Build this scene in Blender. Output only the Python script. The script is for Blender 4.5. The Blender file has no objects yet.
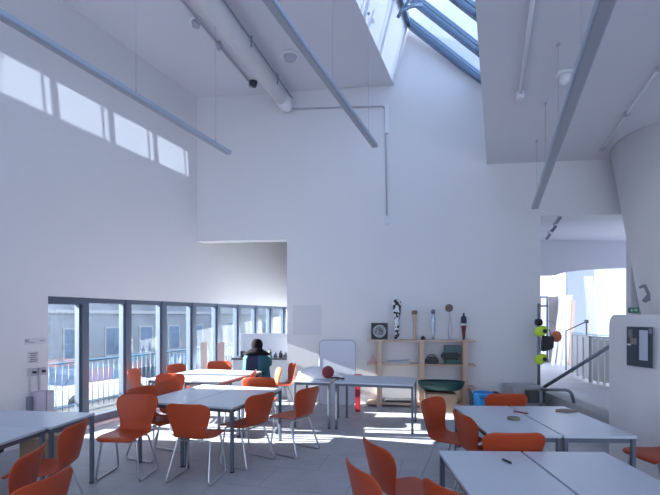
import bpy, bmesh, math, random
from mathutils import Vector, Matrix
random.seed(7)
S = bpy.context.scene
C = S.collection
F = 448.0; H = 1.72; HY = 316.0
PI = math.pi

# ------------------------------------------------------------------ camera
cd = bpy.data.cameras.new('camera'); cam = bpy.data.objects.new('camera', cd); C.objects.link(cam)
cam.location = (0, 0, H); cam.rotation_euler = (PI/2, 0, 0)
cd.sensor_fit = 'HORIZONTAL'; cd.sensor_width = 36; cd.lens = 36*F/660
cd.shift_x = 0; cd.shift_y = (HY-247.5)/660; cd.clip_end = 400
S.camera = cam
S.view_settings.view_transform = 'Standard'; S.view_settings.look = 'None'
S.view_settings.gamma = 1; S.view_settings.use_curve_mapping = False
S.view_settings.exposure = 0.40

# ------------------------------------------------------------------ world and suns
w = bpy.data.worlds.new('sky'); S.world = w; w.use_nodes = True
nt = w.node_tree; nt.nodes.clear()
tc = nt.nodes.new('ShaderNodeTexCoord'); noi = nt.nodes.new('ShaderNodeTexNoise')
noi.inputs['Scale'].default_value = 3.2; noi.inputs['Detail'].default_value = 5
cr = nt.nodes.new('ShaderNodeValToRGB')
cr.color_ramp.elements[0].position = .4; cr.color_ramp.elements[0].color = (.40, .57, .86, 1)
cr.color_ramp.elements[1].position = .62; cr.color_ramp.elements[1].color = (.88, .92, 1.0, 1)
bg = nt.nodes.new('ShaderNodeBackground'); bg.inputs['Strength'].default_value = 2.7
wo = nt.nodes.new('ShaderNodeOutputWorld')
nt.links.new(tc.outputs['Generated'], noi.inputs['Vector']); nt.links.new(noi.outputs['Fac'], cr.inputs['Fac'])
nt.links.new(cr.outputs['Color'], bg.inputs['Color']); nt.links.new(bg.outputs['Background'], wo.inputs['Surface'])

def sun(name, d, strength, col, ang):
    l = bpy.data.lights.new(name, 'SUN'); l.energy = strength; l.color = col; l.angle = math.radians(ang)
    o = bpy.data.objects.new(name, l); C.objects.link(o)
    o.rotation_euler = Vector(d).to_track_quat('-Z', 'Y').to_euler(); o.location = (0, 0, 12)
sun('sun_low', (1, -.10, -.345), 55.0, (1, .95, .88), .5)
sun('sun_second', (-1, .10, -.30), 2.4, (1, .95, .92), .5)   # second sun lamp from the right, added for the patches on the left wall

def area(name, loc, d, sx, sy, e, col=(.70, .82, 1)):
    l = bpy.data.lights.new(name, 'AREA'); l.shape = 'RECTANGLE'; l.size = sx; l.size_y = sy; l.energy = e; l.color = col
    o = bpy.data.objects.new(name, l); C.objects.link(o); o.location = loc
    o.rotation_euler = Vector(d).to_track_quat('-Z', 'Y').to_euler()

# ------------------------------------------------------------------ materials
MATS = {}
def mat(name, col, rough=.6, metal=0, spec=.5, noise=None, bump=None, emit=None, coat=0):
    if name in MATS: return MATS[name]
    m = bpy.data.materials.new(name); m.use_nodes = True; t = m.node_tree
    p = t.nodes['Principled BSDF']
    p.inputs['Base Color'].default_value = (*col, 1); p.inputs['Roughness'].default_value = rough
    p.inputs['Metallic'].default_value = metal; p.inputs['Specular IOR Level'].default_value = spec
    p.inputs['Coat Weight'].default_value = coat
    if emit: p.inputs['Emission Color'].default_value = (*emit[0], 1); p.inputs['Emission Strength'].default_value = emit[1]
    if noise:
        sc, amt = noise
        co = t.nodes.new('ShaderNodeTexCoord'); n = t.nodes.new('ShaderNodeTexNoise'); n.inputs['Scale'].default_value = sc; n.inputs['Detail'].default_value = 6
        r = t.nodes.new('ShaderNodeMapRange'); r.inputs['To Min'].default_value = 1-amt; r.inputs['To Max'].default_value = 1+amt
        x = t.nodes.new('ShaderNodeMix'); x.data_type = 'RGBA'; x.blend_type = 'MULTIPLY'; x.inputs['Factor'].default_value = 1
        x.inputs[6].default_value = (*col, 1)
        t.links.new(co.outputs['Object'], n.inputs['Vector']); t.links.new(n.outputs['Fac'], r.inputs['Value'])
        t.links.new(r.outputs['Result'], x.inputs[7]); t.links.new(x.outputs[2], p.inputs['Base Color'])
    if bump:
        sc, st = bump
        co = t.nodes.new('ShaderNodeTexCoord'); n = t.nodes.new('ShaderNodeTexNoise'); n.inputs['Scale'].default_value = sc; n.inputs['Detail'].default_value = 4
        b = t.nodes.new('ShaderNodeBump'); b.inputs['Strength'].default_value = st; b.inputs['Distance'].default_value = .02
        t.links.new(co.outputs['Object'], n.inputs['Vector']); t.links.new(n.outputs['Fac'], b.inputs['Height']); t.links.new(b.outputs['Normal'], p.inputs['Normal'])
    MATS[name] = m; return m

WALL = mat('white_plaster', (.76, .755, .78), .75, noise=(1.2, .025), bump=(3, .04))
CEIL = mat('ceiling_plaster', (.70, .70, .76), .85, noise=(1, .02))
FRAME = mat('window_metal', (.115, .15, .21), .4, .3)
SKYF = mat('skylight_metal', (.15, .22, .32), .4, .3)
ORANGE = mat('orange_shell', (.42, .060, .018), .42, spec=.35, noise=(2, .05))
CHROME = mat('satin_steel', (.55, .58, .62), .28, .85)
TLEG = mat('grey_steel_leg', (.13, .155, .20), .4, .4)
TTOP = mat('white_laminate', (.54, .60, .69), .33, noise=(3, .03))
TEDGE = mat('grey_table_edge', (.30, .35, .42), .45)
WOOD = mat('pale_plywood', (.58, .42, .32), .6, noise=(6, .12))
BLACK = mat('black_plastic', (.015, .017, .022), .45)
DARK = mat('dark_metal', (.05, .055, .07), .5)
LAMPM = mat('anodised_aluminium', (.42, .48, .58), .4, .2)
LAMPD = mat('lamp_louvre', (.36, .38, .44), .5, .1)
WHITE = mat('white_paint', (.78, .80, .84), .45)
CONC = mat('grey_concrete', (.42, .43, .45), .8, noise=(5, .12), bump=(8, .2))
GREYP = mat('grey_plastic', (.48, .48, .55), .5)
RED = mat('red_paint', (.42, .02, .035), .45)
PAPER = mat('white_paper', (.80, .81, .84), .8)
CARD = mat('brown_cardboard', (.33, .23, .16), .8, noise=(4, .1))
GREEN = mat('dark_green_plastic', (.015, .07, .065), .4)
BLUE = mat('bright_blue_plastic', (.03, .28, .70), .4)
NEON = mat('neon_yellow', (.62, .85, .06), .5)
RAIL = mat('rail_metal', (.22, .25, .30), .35, .7)
STONE = mat('blue_grey_stone', (.17, .20, .245), .85, noise=(.9, .45))
STONE2 = mat('pale_stone', (.26, .29, .32), .85, noise=(.9, .35))

def floor_material():
    m = bpy.data.materials.new('concrete_floor'); m.use_nodes = True; t = m.node_tree; p = t.nodes['Principled BSDF']
    co = t.nodes.new('ShaderNodeTexCoord'); mp = t.nodes.new('ShaderNodeMapping'); mp.inputs['Rotation'].default_value = (0, 0, math.radians(14))
    br = t.nodes.new('ShaderNodeTexBrick'); br.inputs['Scale'].default_value = 1; br.inputs['Brick Width'].default_value = .9; br.inputs['Row Height'].default_value = .6
    br.inputs['Mortar Size'].default_value = .006; br.inputs['Color1'].default_value = (.40, .41, .45, 1); br.inputs['Color2'].default_value = (.38, .39, .43, 1)
    br.inputs['Mortar'].default_value = (.28, .29, .32, 1); br.offset = .5
    n = t.nodes.new('ShaderNodeTexNoise'); n.inputs['Scale'].default_value = 2.2; n.inputs['Detail'].default_value = 8; n.inputs['Roughness'].default_value = .65
    r = t.nodes.new('ShaderNodeMapRange'); r.inputs['To Min'].default_value = .68; r.inputs['To Max'].default_value = 1.3
    x = t.nodes.new('ShaderNodeMix'); x.data_type = 'RGBA'; x.blend_type = 'MULTIPLY'; x.inputs['Factor'].default_value = 1
    L = t.links.new
    L(co.outputs['Object'], mp.inputs['Vector']); L(mp.outputs['Vector'], br.inputs['Vector']); L(co.outputs['Object'], n.inputs['Vector'])
    L(n.outputs['Fac'], r.inputs['Value']); L(br.outputs['Color'], x.inputs[6]); L(r.outputs['Result'], x.inputs[7]); L(x.outputs[2], p.inputs['Base Color'])
    p.inputs['Roughness'].default_value = .5; p.inputs['Specular IOR Level'].default_value = .35
    return m
FLOOR = floor_material()

def glass_material(name, tint, ior=1.45):
    m = bpy.data.materials.new(name); m.use_nodes = True; t = m.node_tree; t.nodes.clear()
    o = t.nodes.new('ShaderNodeOutputMaterial'); a = t.nodes.new('ShaderNodeBsdfTransparent'); g = t.nodes.new('ShaderNodeBsdfGlossy')
    lw_ = t.nodes.new('ShaderNodeLayerWeight'); lw_.inputs['Blend'].default_value = .5      # facing: same from both sides of the pane
    pw = t.nodes.new('ShaderNodeMath'); pw.operation = 'POWER'; pw.inputs[1].default_value = 5; t.links.new(lw_.outputs['Facing'], pw.inputs[0])
    r0 = ((ior-1)/(ior+1))**2
    fr = t.nodes.new('ShaderNodeMath'); fr.operation = 'MULTIPLY_ADD'; fr.inputs[1].default_value = 1-r0; fr.inputs[2].default_value = r0; t.links.new(pw.outputs[0], fr.inputs[0]); mx = t.nodes.new('ShaderNodeMixShader')
    a.inputs['Color'].default_value = (*tint, 1); g.inputs['Roughness'].default_value = .02
    t.links.new(fr.outputs[0], mx.inputs[0]); t.links.new(a.outputs[0], mx.inputs[1]); t.links.new(g.outputs[0], mx.inputs[2]); t.links.new(mx.outputs[0], o.inputs[0])
    return m
GLASS = glass_material('window_glass', (.76, .79, .81), 1.5)
SGLASS = glass_material('skylight_glass', (.70, .77, .85), 1.3)
BGLASS = glass_material('teal_glass', (.50, .75, .78), 1.45)

# ------------------------------------------------------------------ helpers
def link(name, bm, m, parent=None, smooth=False):
    me = bpy.data.meshes.new(name)
    bmesh.ops.recalc_face_normals(bm, faces=bm.faces[:])
    bm.to_mesh(me); bm.free()
    ms = m if isinstance(m, (list, tuple)) else [m]
    for x in ms: me.materials.append(x)
    if smooth:
        for p in me.polygons: p.use_smooth = True
    o = bpy.data.objects.new(name, me); C.objects.link(o)
    if parent: o.parent = parent
    return o
def P(px, py, Z): return Vector(((px-330)*Z/F, Z, H+(HY-py)*Z/F))
def atz(px, Z, h): return Vector(((px-330)*Z/F, Z, h))
def box(bm, x0, x1, y0, y1, z0, z1, mi=0, M=None):
    vs = [bm.verts.new(v) for v in ((x0,y0,z0),(x1,y0,z0),(x1,y1,z0),(x0,y1,z0),(x0,y0,z1),(x1,y0,z1),(x1,y1,z1),(x0,y1,z1))]
    fs = [bm.faces.new([vs[i] for i in q]) for q in ((0,3,2,1),(4,5,6,7),(0,1,5,4),(1,2,6,5),(2,3,7,6),(3,0,4,7))]
    for f in fs: f.material_index = mi
    if M: bmesh.ops.transform(bm, matrix=M, verts=vs)
    return vs
def bevel(bm, r, seg=2):
    bmesh.ops.bevel(bm, geom=bm.edges[:], offset=r, segments=seg, affect='EDGES', clamp_overlap=True)
    return bm
def prism(bm, pts, vec, mi=0):
    a = [bm.verts.new(p) for p in pts]; b = [bm.verts.new(Vector(p)+Vector(vec)) for p in pts]
    n = len(pts); fs = [bm.faces.new(a), bm.faces.new(b[::-1])]
    for i in range(n): fs.append(bm.faces.new([a[i], a[(i+1) % n], b[(i+1) % n], b[i]]))
    for f in fs: f.material_index = mi
def tube(bm, pts, r, n=8, mi=0, closed=False):
    pts = [Vector(p) for p in pts]; rings = []
    N = len(pts); up = None
    for i, p in enumerate(pts):
        if closed: t = (pts[(i+1) % N]-pts[i-1]).normalized()
        elif i == 0: t = (pts[1]-p).normalized()
        elif i == N-1: t = (p-pts[-2]).normalized()
        else: t = ((pts[i+1]-p).normalized()+(p-pts[i-1]).normalized()).normalized()
        if up is None: up = Vector((0,0,1)) if abs(t.z) < .9 else Vector((1,0,0))
        s = t.cross(up).normalized(); u = s.cross(t).normalized(); up = u
        rr = r[i] if isinstance(r, (list, tuple)) else r
        rings.append([bm.verts.new(p+(s*math.cos(2*PI*k/n)+u*math.sin(2*PI*k/n))*rr) for k in range(n)])
    for i in range(N if closed else N-1):
        a, b = rings[i], rings[(i+1) % N]
        for k in range(n):
            f = bm.faces.new([a[k], a[(k+1) % n], b[(k+1) % n], b[k]]); f.material_index = mi; f.smooth = True
    if not closed:
        bm.faces.new(rings[0][::-1]).material_index = mi; bm.faces.new(rings[-1]).material_index = mi
def rounded(pts, r, seg=4):
    pts = [Vector(p) for p in pts]; out = [pts[0]]
    for i in range(1, len(pts)-1):
        a, b, c = pts[i-1], pts[i], pts[i+1]
        d1 = (a-b); d2 = (c-b); rr = min(r, d1.length*.45, d2.length*.45)
        p1 = b+d1.normalized()*rr; p2 = b+d2.normalized()*rr
        for k in range(seg+1):
            t = k/seg; out.append((1-t)**2*p1+2*t*(1-t)*b+t*t*p2)
    out.append(pts[-1]); return out
def lathe(bm, prof, n=20, mi=0, M=None, sx=1, sy=1):
    rings = []; allv = []
    for r, z in prof:
        ring = [bm.verts.new((max(r, 1e-4)*math.cos(2*PI*k/n)*sx, max(r, 1e-4)*math.sin(2*PI*k/n)*sy, z)) for k in range(n)]
        rings.append(ring); allv += ring
    for a, b in zip(rings, rings[1:]):
        for k in range(n):
            f = bm.faces.new([a[k], a[(k+1) % n], b[(k+1) % n], b[k]]); f.material_index = mi; f.smooth = True
    bm.faces.new(rings[0][::-1]).material_index = mi; bm.faces.new(rings[-1]).material_index = mi
    if M: bmesh.ops.transform(bm, matrix=M, verts=allv)
    return allv
def ball(bm, c, r, sx=1, sy=1, sz=1, mi=0):
    g = bmesh.ops.create_uvsphere(bm, u_segments=18, v_segments=12, radius=r)
    bmesh.ops.scale(bm, vec=(sx, sy, sz), verts=g['verts']); bmesh.ops.translate(bm, vec=c, verts=g['verts'])
    for v in g['verts']:
        for f in v.link_faces: f.material_index = mi; f.smooth = True
def B(): return bmesh.new()
def thing(name, label, cat, loc=(0,0,0), rotz=0, group=None):
    o = bpy.data.objects.new(name, None); C.objects.link(o); o.empty_display_size = .1
    o.location = loc; o.rotation_euler = (0, 0, rotz); o['label'] = label; o['category'] = cat
    if group: o['group'] = group
    return o
def tag(o, label, cat, group=None):
    o['label'] = label; o['category'] = cat
    if group: o['group'] = group
    return o
def struct(name, bm, m, parent=None, smooth=False):
    o = link(name, bm, m, parent, smooth)
    if not parent: o['kind'] = 'structure'
    return o
def dup(root, loc=None, rotz=None, label=None, group=None):
    r = root.copy(); C.objects.link(r)
    if loc is not None: r.location = loc
    if rotz is not None: r.rotation_euler = (0, 0, rotz)
    if label: r['label'] = label
    if group: r['group'] = group
    for ch in list(root.children):
        c = ch.copy(); C.objects.link(c); c.parent = r
        for g in ch.children:
            d = g.copy(); C.objects.link(d); d.parent = c
    return r
def rotz_of(fx, fy): return math.atan2(-fx, fy)
DX = .375                                   # the room's long axis runs along (DX, 1)
def lw(Z): return -2.76+DX*(Z-9.3)          # left wall face
def bw(X): return 9.3-.128*(X+2.76)         # back wall face
LN = Vector((-1, DX, 0)).normalized()       # out through the left wall
LD = Vector((DX, 1, 0)).normalized()
Z0 = -3.0

# ------------------------------------------------------------------ the shell
bm = B(); prism(bm, [(lw(Z0)-.02, Z0, 0), (7.5, Z0, 0), (9.5, 20, 0), (lw(20)-.02, 20, 0)], (0, 0, -.25)); struct('floor', bm, FLOOR)
# left wall: below, above and before the window strip
WZ0, WZ1, WH, WB = 6.22, 14.2, 2.0, .02
def lwall_piece(bm, za, zb, h0, h1, t=.32):
    a = Vector((lw(za), za, h0)); b = Vector((lw(zb), zb, h0))
    prism(bm, [a, b, b+LN*t, a+LN*t], (0, 0, h1-h0))
bm = B()
lwall_piece(bm, Z0, WZ0, 0, 6.5); lwall_piece(bm, WZ0, WZ1, WH, 6.5); lwall_piece(bm, WZ1, 16, 0, 6.5); lwall_piece(bm, WZ0, WZ1, -.02, WB)
struct('wall_left', bm, WALL)
def wall_seg(bm, xa, xb, h0, h1, t=.28):
    prism(bm, [(xa, bw(xa), h0), (xb, bw(xb), h0), (xb, bw(xb)+t, h0), (xa, bw(xa)+t, h0)], (0, 0, h1-h0))
XE = atz(287, 9.06, 0).x                    # free edge of the back wall beside the alcove
XR = 3.965                                  # the other free edge, beside the passage
bm = B(); wall_seg(bm, XE, XR, 0, 7.9); wall_seg(bm, -2.9, XE, 3.27, 7.9); wall_seg(bm, XR, 9.0, 3.60, 5.0)
struct('wall_back', bm, WALL)
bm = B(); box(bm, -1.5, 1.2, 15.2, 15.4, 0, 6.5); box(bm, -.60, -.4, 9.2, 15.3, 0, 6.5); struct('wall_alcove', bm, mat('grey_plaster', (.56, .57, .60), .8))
# left ceiling, the sloped side of the light well and the right ceiling
def le(Z): return 1.28+DX*(Z-8.85)
def re(Z): return -.21+DX*Z
CH, CR_, ST, SB = 6.25, 4.62, 7.33, 6.15
bm = B(); prism(bm, [(lw(Z0)-.3, Z0, CH), (le(Z0), Z0, CH), (le(9.2), 9.2, CH), (le(9.2), 16, CH), (lw(16)-.3, 16, CH)], (0, 0, .22)); struct('ceiling', bm, CEIL)
bm = B(); prism(bm, [(le(Z0), Z0, CH), (le(Z0)+.315, Z0, ST), (le(Z0)+.15, Z0, ST+.05), (le(Z0)-.15, Z0, CH+.1)], (DX*(9.0-Z0), 9.0-Z0, 0)); struct('trim_1', bm, WALL)
bm = B(); prism(bm, [(re(Z0), Z0, CR_), (8.5, Z0, CR_), (8.9, 8.6, CR_), (re(8.6), 8.6, CR_)], (0, 0, .2)); struct('ceiling.001', bm, CEIL)
bm = B(); prism(bm, [(re(Z0), Z0, CR_+.2), (re(Z0)+.2, Z0, CR_+.2), (re(Z0)+.2, Z0, SB), (re(Z0), Z0, SB)], (DX*(8.9-Z0), 8.9-Z0, 0)); struct('trim_2', bm, WALL)
bm = B(); prism(bm, [(7.6, Z0, 0), (7.8, Z0, 0), (9.2, 9.0, 0), (9.0, 9.0, 0)], (0, 0, 4.7)); struct('wall_right', bm, WALL)
bm = B(); box(bm, -8.2, 8.5, Z0-.3, Z0, 0, 1.0); box(bm, -8.2, 8.5, Z0-.3, Z0, 3.4, 7.6); struct('wall_rear', bm, WALL)  # out of view; added, with its gap sized to limit daylight from behind

# the strip of tall windows in the left wall
mull = [WZ0, 6.89, 7.70, 8.53, 9.37, 10.2, 11.03, 11.83, 12.6, 13.4, WZ1]
HD = WH-.075
n = 1
for a, b in zip(mull, mull[1:]):
    A = Vector((lw(a), a, 0)); Bv = Vector((lw(b), b, 0)); out = LN*.12
    L = (Bv-A).length; M = Matrix.Translation(A+out) @ Matrix.Rotation(math.atan2((Bv-A).y, (Bv-A).x), 4, 'Z')
    w_ = bpy.data.objects.new('window_%d' % n, None); C.objects.link(w_); w_['kind'] = 'structure'; n += 1
    bm = B()
    mw = .055
    box(bm, -mw, mw, 0, .17, WB, WH, 0, M)                     # deep mullion
    if a == WZ0: box(bm, 0, L, -.02, .2, HD-.03, WH, 0, M)
    box(bm, mw, L-mw, 0.02, .14, HD, WH, 0, M); box(bm, mw, L-mw, .02, .14, WB, WB+.12, 0, M)
    box(bm, mw, mw+.035, .04, .10, WB+.12, HD, 0, M); box(bm, L-mw-.035, L-mw, .04, .10, WB+.12, HD, 0, M)
    struct('frame', bm, FRAME, w_)
    bm = B(); box(bm, mw+.035, L-mw-.035, .066, .074, WB+.12, HD, 0, M); struct('pane', bm, GLASS, w_)

# the skylight: a row of sloping panes between metal bars
def skp(Z, t):                              # t 0 on the high side, 1 on the low side
    return Vector(((le(Z)+.315)*(1-t)+re(Z)*t, Z, ST*(1-t)+SB*t))
zs = [8.56-.93*k for k in range(12)]
for k, z in enumerate(zs[:-1]):
    w_ = bpy.data.objects.new('window_%d' % n, None); C.objects.link(w_); w_['kind'] = 'structure'; n += 1
    bm = B(); dn = Vector((0, 0, -.09)); dn2 = Vector((0, 0, .05))
    hw = .055 if k else .07
    a, b = skp(z, 0), skp(z, 1); e = LD*hw
    prism(bm, [a-e+dn, b-e+dn, b-e+dn2, a-e+dn2], e*2)
    z2 = zs[k+1]
    for t0, t1 in ((0, .05), (.95, 1)):
        prism(bm, [skp(z, t0)+dn*.8, skp(z, t1)+dn*.8, skp(z, t1)+dn2, skp(z, t0)+dn2], skp(z2, 0)-skp(z, 0))
    # a slimmer casement bar just inside the pane
    a2, b2 = skp(z-.16, .05), skp(z-.16, .95); e = LD*.018
    prism(bm, [a2-e-Vector((0,0,.03)), b2-e-Vector((0,0,.03)), b2-e+dn2, a2-e+dn2], e*2)
    struct('frame', bm, SKYF, w_)
    bm = B(); prism(bm, [skp(z, .04), skp(z, .96), skp(z2, .96), skp(z2, .04)], (0, 0, .01)); struct('pane', bm, SGLASS, w_)
# opener arm hanging at the skylight's high corner
bm = B(); a = P(397, 12, 7.7); tube(bm, [P(398, 17, 7.0), P(402, 10, 7.0), P(412, 6, 7.05), P(422, 5, 7.1)], .03, 6); tube(bm, [P(402, 10, 7.0), P(408, 2, 7.0), P(413, -3, 7.0)], .026, 6)
tag(link('window_opener', bm, SKYF), 'grey metal opener arm at high corner of the skylight', 'window opener')

# light well tube (leaning white drum) at the right
def drum(bm, cx, cy, r, z0, z1, lean, n=48):
    lo = [bm.verts.new((cx+r*math.cos(2*PI*k/n)+lean[0]*(z1-z0), cy+r*math.sin(2*PI*k/n)+lean[1]*(z1-z0), z0)) for k in range(n)]
    hi = [bm.verts.new((cx+r*math.cos(2*PI*k/n), cy+r*math.sin(2*PI*k/n), z1)) for k in range(n)]
    for k in range(n):
        f = bm.faces.new([lo[k], lo[(k+1) % n], hi[(k+1) % n], hi[k]]); f.smooth = True
    bm.faces.new(lo[::-1]); bm.faces.new(hi)
bm = B(); drum(bm, 6.09, 7.25, 1.32, 0, CR_, (.19, 0)); struct('wall_drum', bm, WALL)
# solid wall piece just left of the drum, edge at the bright opening
bm = B(); box(bm, atz(626, 8.6, 0).x, 7.0, 8.45, 8.6, 0, 3.62); struct('wall_passage', bm, WALL)

# low curved wall with rounded top corner, in front at the right
path = []
p0 = Vector((3.35, 5.42, 0))
for k in range(15):
    t = k/14; ang = math.radians(190-75*t)
    path.append(Vector((5.1+1.76*math.cos(ang), 5.13-1.76*.9*math.sin(ang)+.0, 0)))
bm = B(); TH = .16; ring = []
acc = 0; prev = path[0]
hs = []
for q in path:
    acc += (q-prev).length; prev = q
    r = .14; hs.append(1.735-(r-math.sqrt(max(0, r*r-(r-min(acc, r))**2))))
extra = []
pts = []
for i in range(len(path)-1):
    sub = 8 if i == 0 else 1
    for s_ in range(sub):
        pts.append(path[i].lerp(path[i+1], s_/sub))
pts.append(path[-1])
acc = 0; prev = pts[0]; prevr = None
for i, q in enumerate(pts):
    acc += (q-prev).length; prev = q
    t = (pts[min(i+1, len(pts)-1)]-pts[max(i-1, 0)]).normalized(); nrm = Vector((-t.y, t.x, 0))
    r = .14; h = 1.735-(r-math.sqrt(max(0, r*r-(r-min(acc, r))**2)))
    R = [bm.verts.new(q), bm.verts.new(q+Vector((0,0,h))), bm.verts.new(q+nrm*TH+Vector((0,0,h))), bm.verts.new(q+nrm*TH)]
    if prevr:
        for k in range(4):
            f = bm.faces.new([prevr[k], prevr[(k+1) % 4], R[(k+1) % 4], R[k]])
    else: bm.faces.new(R)
    prevr = R
bm.faces.new(prevr[::-1])
CURVE_PATH = pts
struct('wall_curved', bm, WALL)

# passage beyond: ceiling, bulkhead with an arched bottom, bright court behind
bm = B(); box(bm, 3.2, 11.2, 8.6, 11.65, 3.64, 3.8); struct('ceiling.002', bm, CEIL)
bm = B(); box(bm, 9.35, 9.55, 8.9, 10.6, 0, 4.8); struct('wall_passage.001', bm, WALL)  # out of view; added to hold back sky light from the passage
bm = B()
Zb = 11.4
arch = [(520, 275), (556, 275.3), (561, 273.6), (568, 272), (578, 270.5), (592, 269.2), (610, 268.3), (640, 267.5), (700, 267)]
pl = [P(px, py, Zb) for px, py in arch]
prism(bm, pl+[Vector((pl[-1].x, Zb, 3.8)), Vector((pl[0].x, Zb, 3.8))], (0, .25, 0)); struct('trim_3', bm, CEIL)
bm = B()
# far walls of the court: left part with window and door, pale column, bright wall
box(bm, 4.8, 6.35, 16.6, 16.8, 2.45, 4.6); box(bm, atz(557, 16.7, 0).x, atz(571, 16.7, 0).x, 16.6, 16.8, 0, 2.5)
struct('wall_far', bm, WALL)
bm = B(); a = [P(585, 276, 13.5), P(593, 276, 13.5), P(600, 360, 13.5), P(591, 360, 13.5)]
prism(bm, a, (.25, .5, 0)); struct('trim_4', bm, WALL)
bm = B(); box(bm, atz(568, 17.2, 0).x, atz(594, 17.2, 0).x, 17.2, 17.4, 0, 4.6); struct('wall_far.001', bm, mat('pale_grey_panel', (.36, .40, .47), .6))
bm = B(); prism(bm, [(atz(592, 17.0, 0).x, 17.3, 0), (12.5, 16.0, 0), (12.5, 16.3, 0), (atz(592, 17.0, 0).x, 17.6, 0)], (0, 0, 5.5)); struct('wall_far.002', bm, mat('bright_white_plaster', (.86, .86, .88), .7))
bm = B(); box(bm, atz(536, 17, 0).x, 7.9, 18.0, 18.2, -.02, 5); struct('wall_far.003', bm, WALL)

bm = B(); prism(bm, [(3.98, 8.75, 0), (7.0, 18.2, 0), (6.8, 18.2, 0), (3.83, 8.75, 0)], (0, 0, 4.8)); struct('wall_sun_block', bm, WALL)  # unseen wall added behind the back wall to block the low sun
bm = B(); box(bm, 4.0, 10.7, 11.7, 18.3, 4.65, 4.85); struct('ceiling.003', bm, CEIL)  # unseen roof added to darken the court behind the arch
# skirting, concrete kerb and plinth by the stair
bm = B(); prism(bm, [(3.80, 5.3, 0), (4.05, 5.3, 0), (4.32, 8.5, 0), (4.02, 8.5, 0)], (0, 0, .30)); struct('trim_5', bm, CONC)
bm = bevel(box(B(), 0, 1, 0, 1, 0, 1) and B(), .01) if False else B()
box(bm, 3.22, 3.79, 7.88, 8.40, 0, .47); bevel(bm, .015); struct('trim_6', bm, CONC)
bm = B(); box(bm, 3.42, 3.72, 7.72, 7.87, .22, .43); bevel(bm, .01)
tag(link('floor_box', bm, mat('dark_grey_box', (.07, .08, .08), .6)), 'dark grey box fixed to the concrete plinth front', 'box')

# ------------------------------------------------------------------ outside the left windows
def out(Z, d, h): return Vector((lw(Z), Z, h))+LN*d
bm = B(); prism(bm, [out(-12, .33, -.05), out(70, .33, -.05), out(70, 2.2, -.05), out(-12, 2.2, -.05)], (0, 0, -.2)); struct('ground_terrace', bm, mat('terrace_paving', (.045, .05, .06), .8, noise=(2, .1)))
bm = B(); prism(bm, [out(-25, 2.2, -1.5), out(120, 2.2, -1.5), out(120, 40, -1.5), out(-25, 40, -1.5)], (0, 0, -.2)); struct('ground_street', bm, mat('street_asphalt', (.05, .06, .075), .85, noise=(1, .15)))
BR = mat('blue_rail', (.04, .11, .18), .4, .2)
fen = thing('balustrade', 'blue metal bar balustrade on the terrace outside the windows', 'balustrade')
bm = B(); tube(bm, [out(5, 1.6, .86), out(16, 1.6, .86)], .025, 6); link('top_rail', bm, BR, fen)
bm = B(); tube(bm, [out(5, 1.6, .05), out(16, 1.6, .05)], .015, 6); link('bottom_rail', bm, BR, fen)
bm = B()
for k in range(90): tube(bm, [out(5.06+k*.122, 1.6, -.05), out(5.06+k*.122, 1.6, .86)], .008, 4)
link('bars', bm, BR, fen)
WINM = mat('far_window_glass', (.10, .15, .23), .15, .0, noise=(.8, .4)); WINF = mat('far_window_frame', (.26, .29, .33), .5)
def building(label, za, zb, d, h0, h1, m, cols, rows, ww, wh, zb0, gap):
    t = thing('building', label, 'building', out(za, d, h0))
    base = out(za, d, h0)
    bm = B(); prism(bm, [(0,0,0), (zb-za)*Vector((DX,1,0)), (zb-za)*Vector((DX,1,0))+LN*7, LN*7], (0, 0, h1-h0)); link('walls', bm, m, t)
    bm = B(); prism(bm, [LN*-.25+Vector((0,0,h1-h0)), LN*-.25+(zb-za)*Vector((DX,1,0))+Vector((0,0,h1-h0)), LN*7+(zb-za)*Vector((DX,1,0))+Vector((0,0,h1-h0)), LN*7+Vector((0,0,h1-h0))], (0,0,.25)); link('cornice', bm, WINF, t)
    bm = B(); prism(bm, [LN*-.12+Vector((0,0,3.35)), LN*-.12+(zb-za)*Vector((DX,1,0))+Vector((0,0,3.35)), (zb-za)*Vector((DX,1,0))+Vector((0,0,3.35)), Vector((0,0,3.35))], (0,0,.2)); link('string_course', bm, WINF, t)
    ang = math.atan2(1, DX)
    proto = None
    for r in range(rows):
        for c in range(cols):
            p = LD*((c+.6)*gap)+Vector((0, 0, zb0+r*3.0))-LN*.03
            if proto is None:
                bm = B(); box(bm, 0, ww, -.02, .06, 0, .1); box(bm, 0, ww, -.02, .06, wh-.08, wh); box(bm, 0, .09, -.02, .06, .1, wh-.08); box(bm, ww-.09, ww, -.02, .06, .1, wh-.08); box(bm, .09, ww-.09, 0, .05, wh/2-.04, wh/2+.04); box(bm, ww/2-.03, ww/2+.03, 0, .05, .1, wh-.08)
                proto = link('window', bm, WINF, t); proto.location = p; proto.rotation_euler = (0, 0, ang)
                bm = B(); box(bm, .06, ww-.06, .0, .03, .05, wh-.05); g = link('pane', bm, WINM, proto)
            else:
                o = proto.copy(); C.objects.link(o); o.location = p; o.parent = t
                g2 = g.copy(); C.objects.link(g2); g2.parent = o
    return t
building('long blue grey stone building facing the nearer windows', 4, 30, 15, -1.5, 4.3, STONE, 10, 2, 1.2, 1.7, .9, 2.6)
building('pale stone building across the street, beyond the darker one', 30.1, 64, 15.1, -1.5, 4.6, STONE2, 11, 2, 1.3, 1.8, .9, 3.0)
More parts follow.
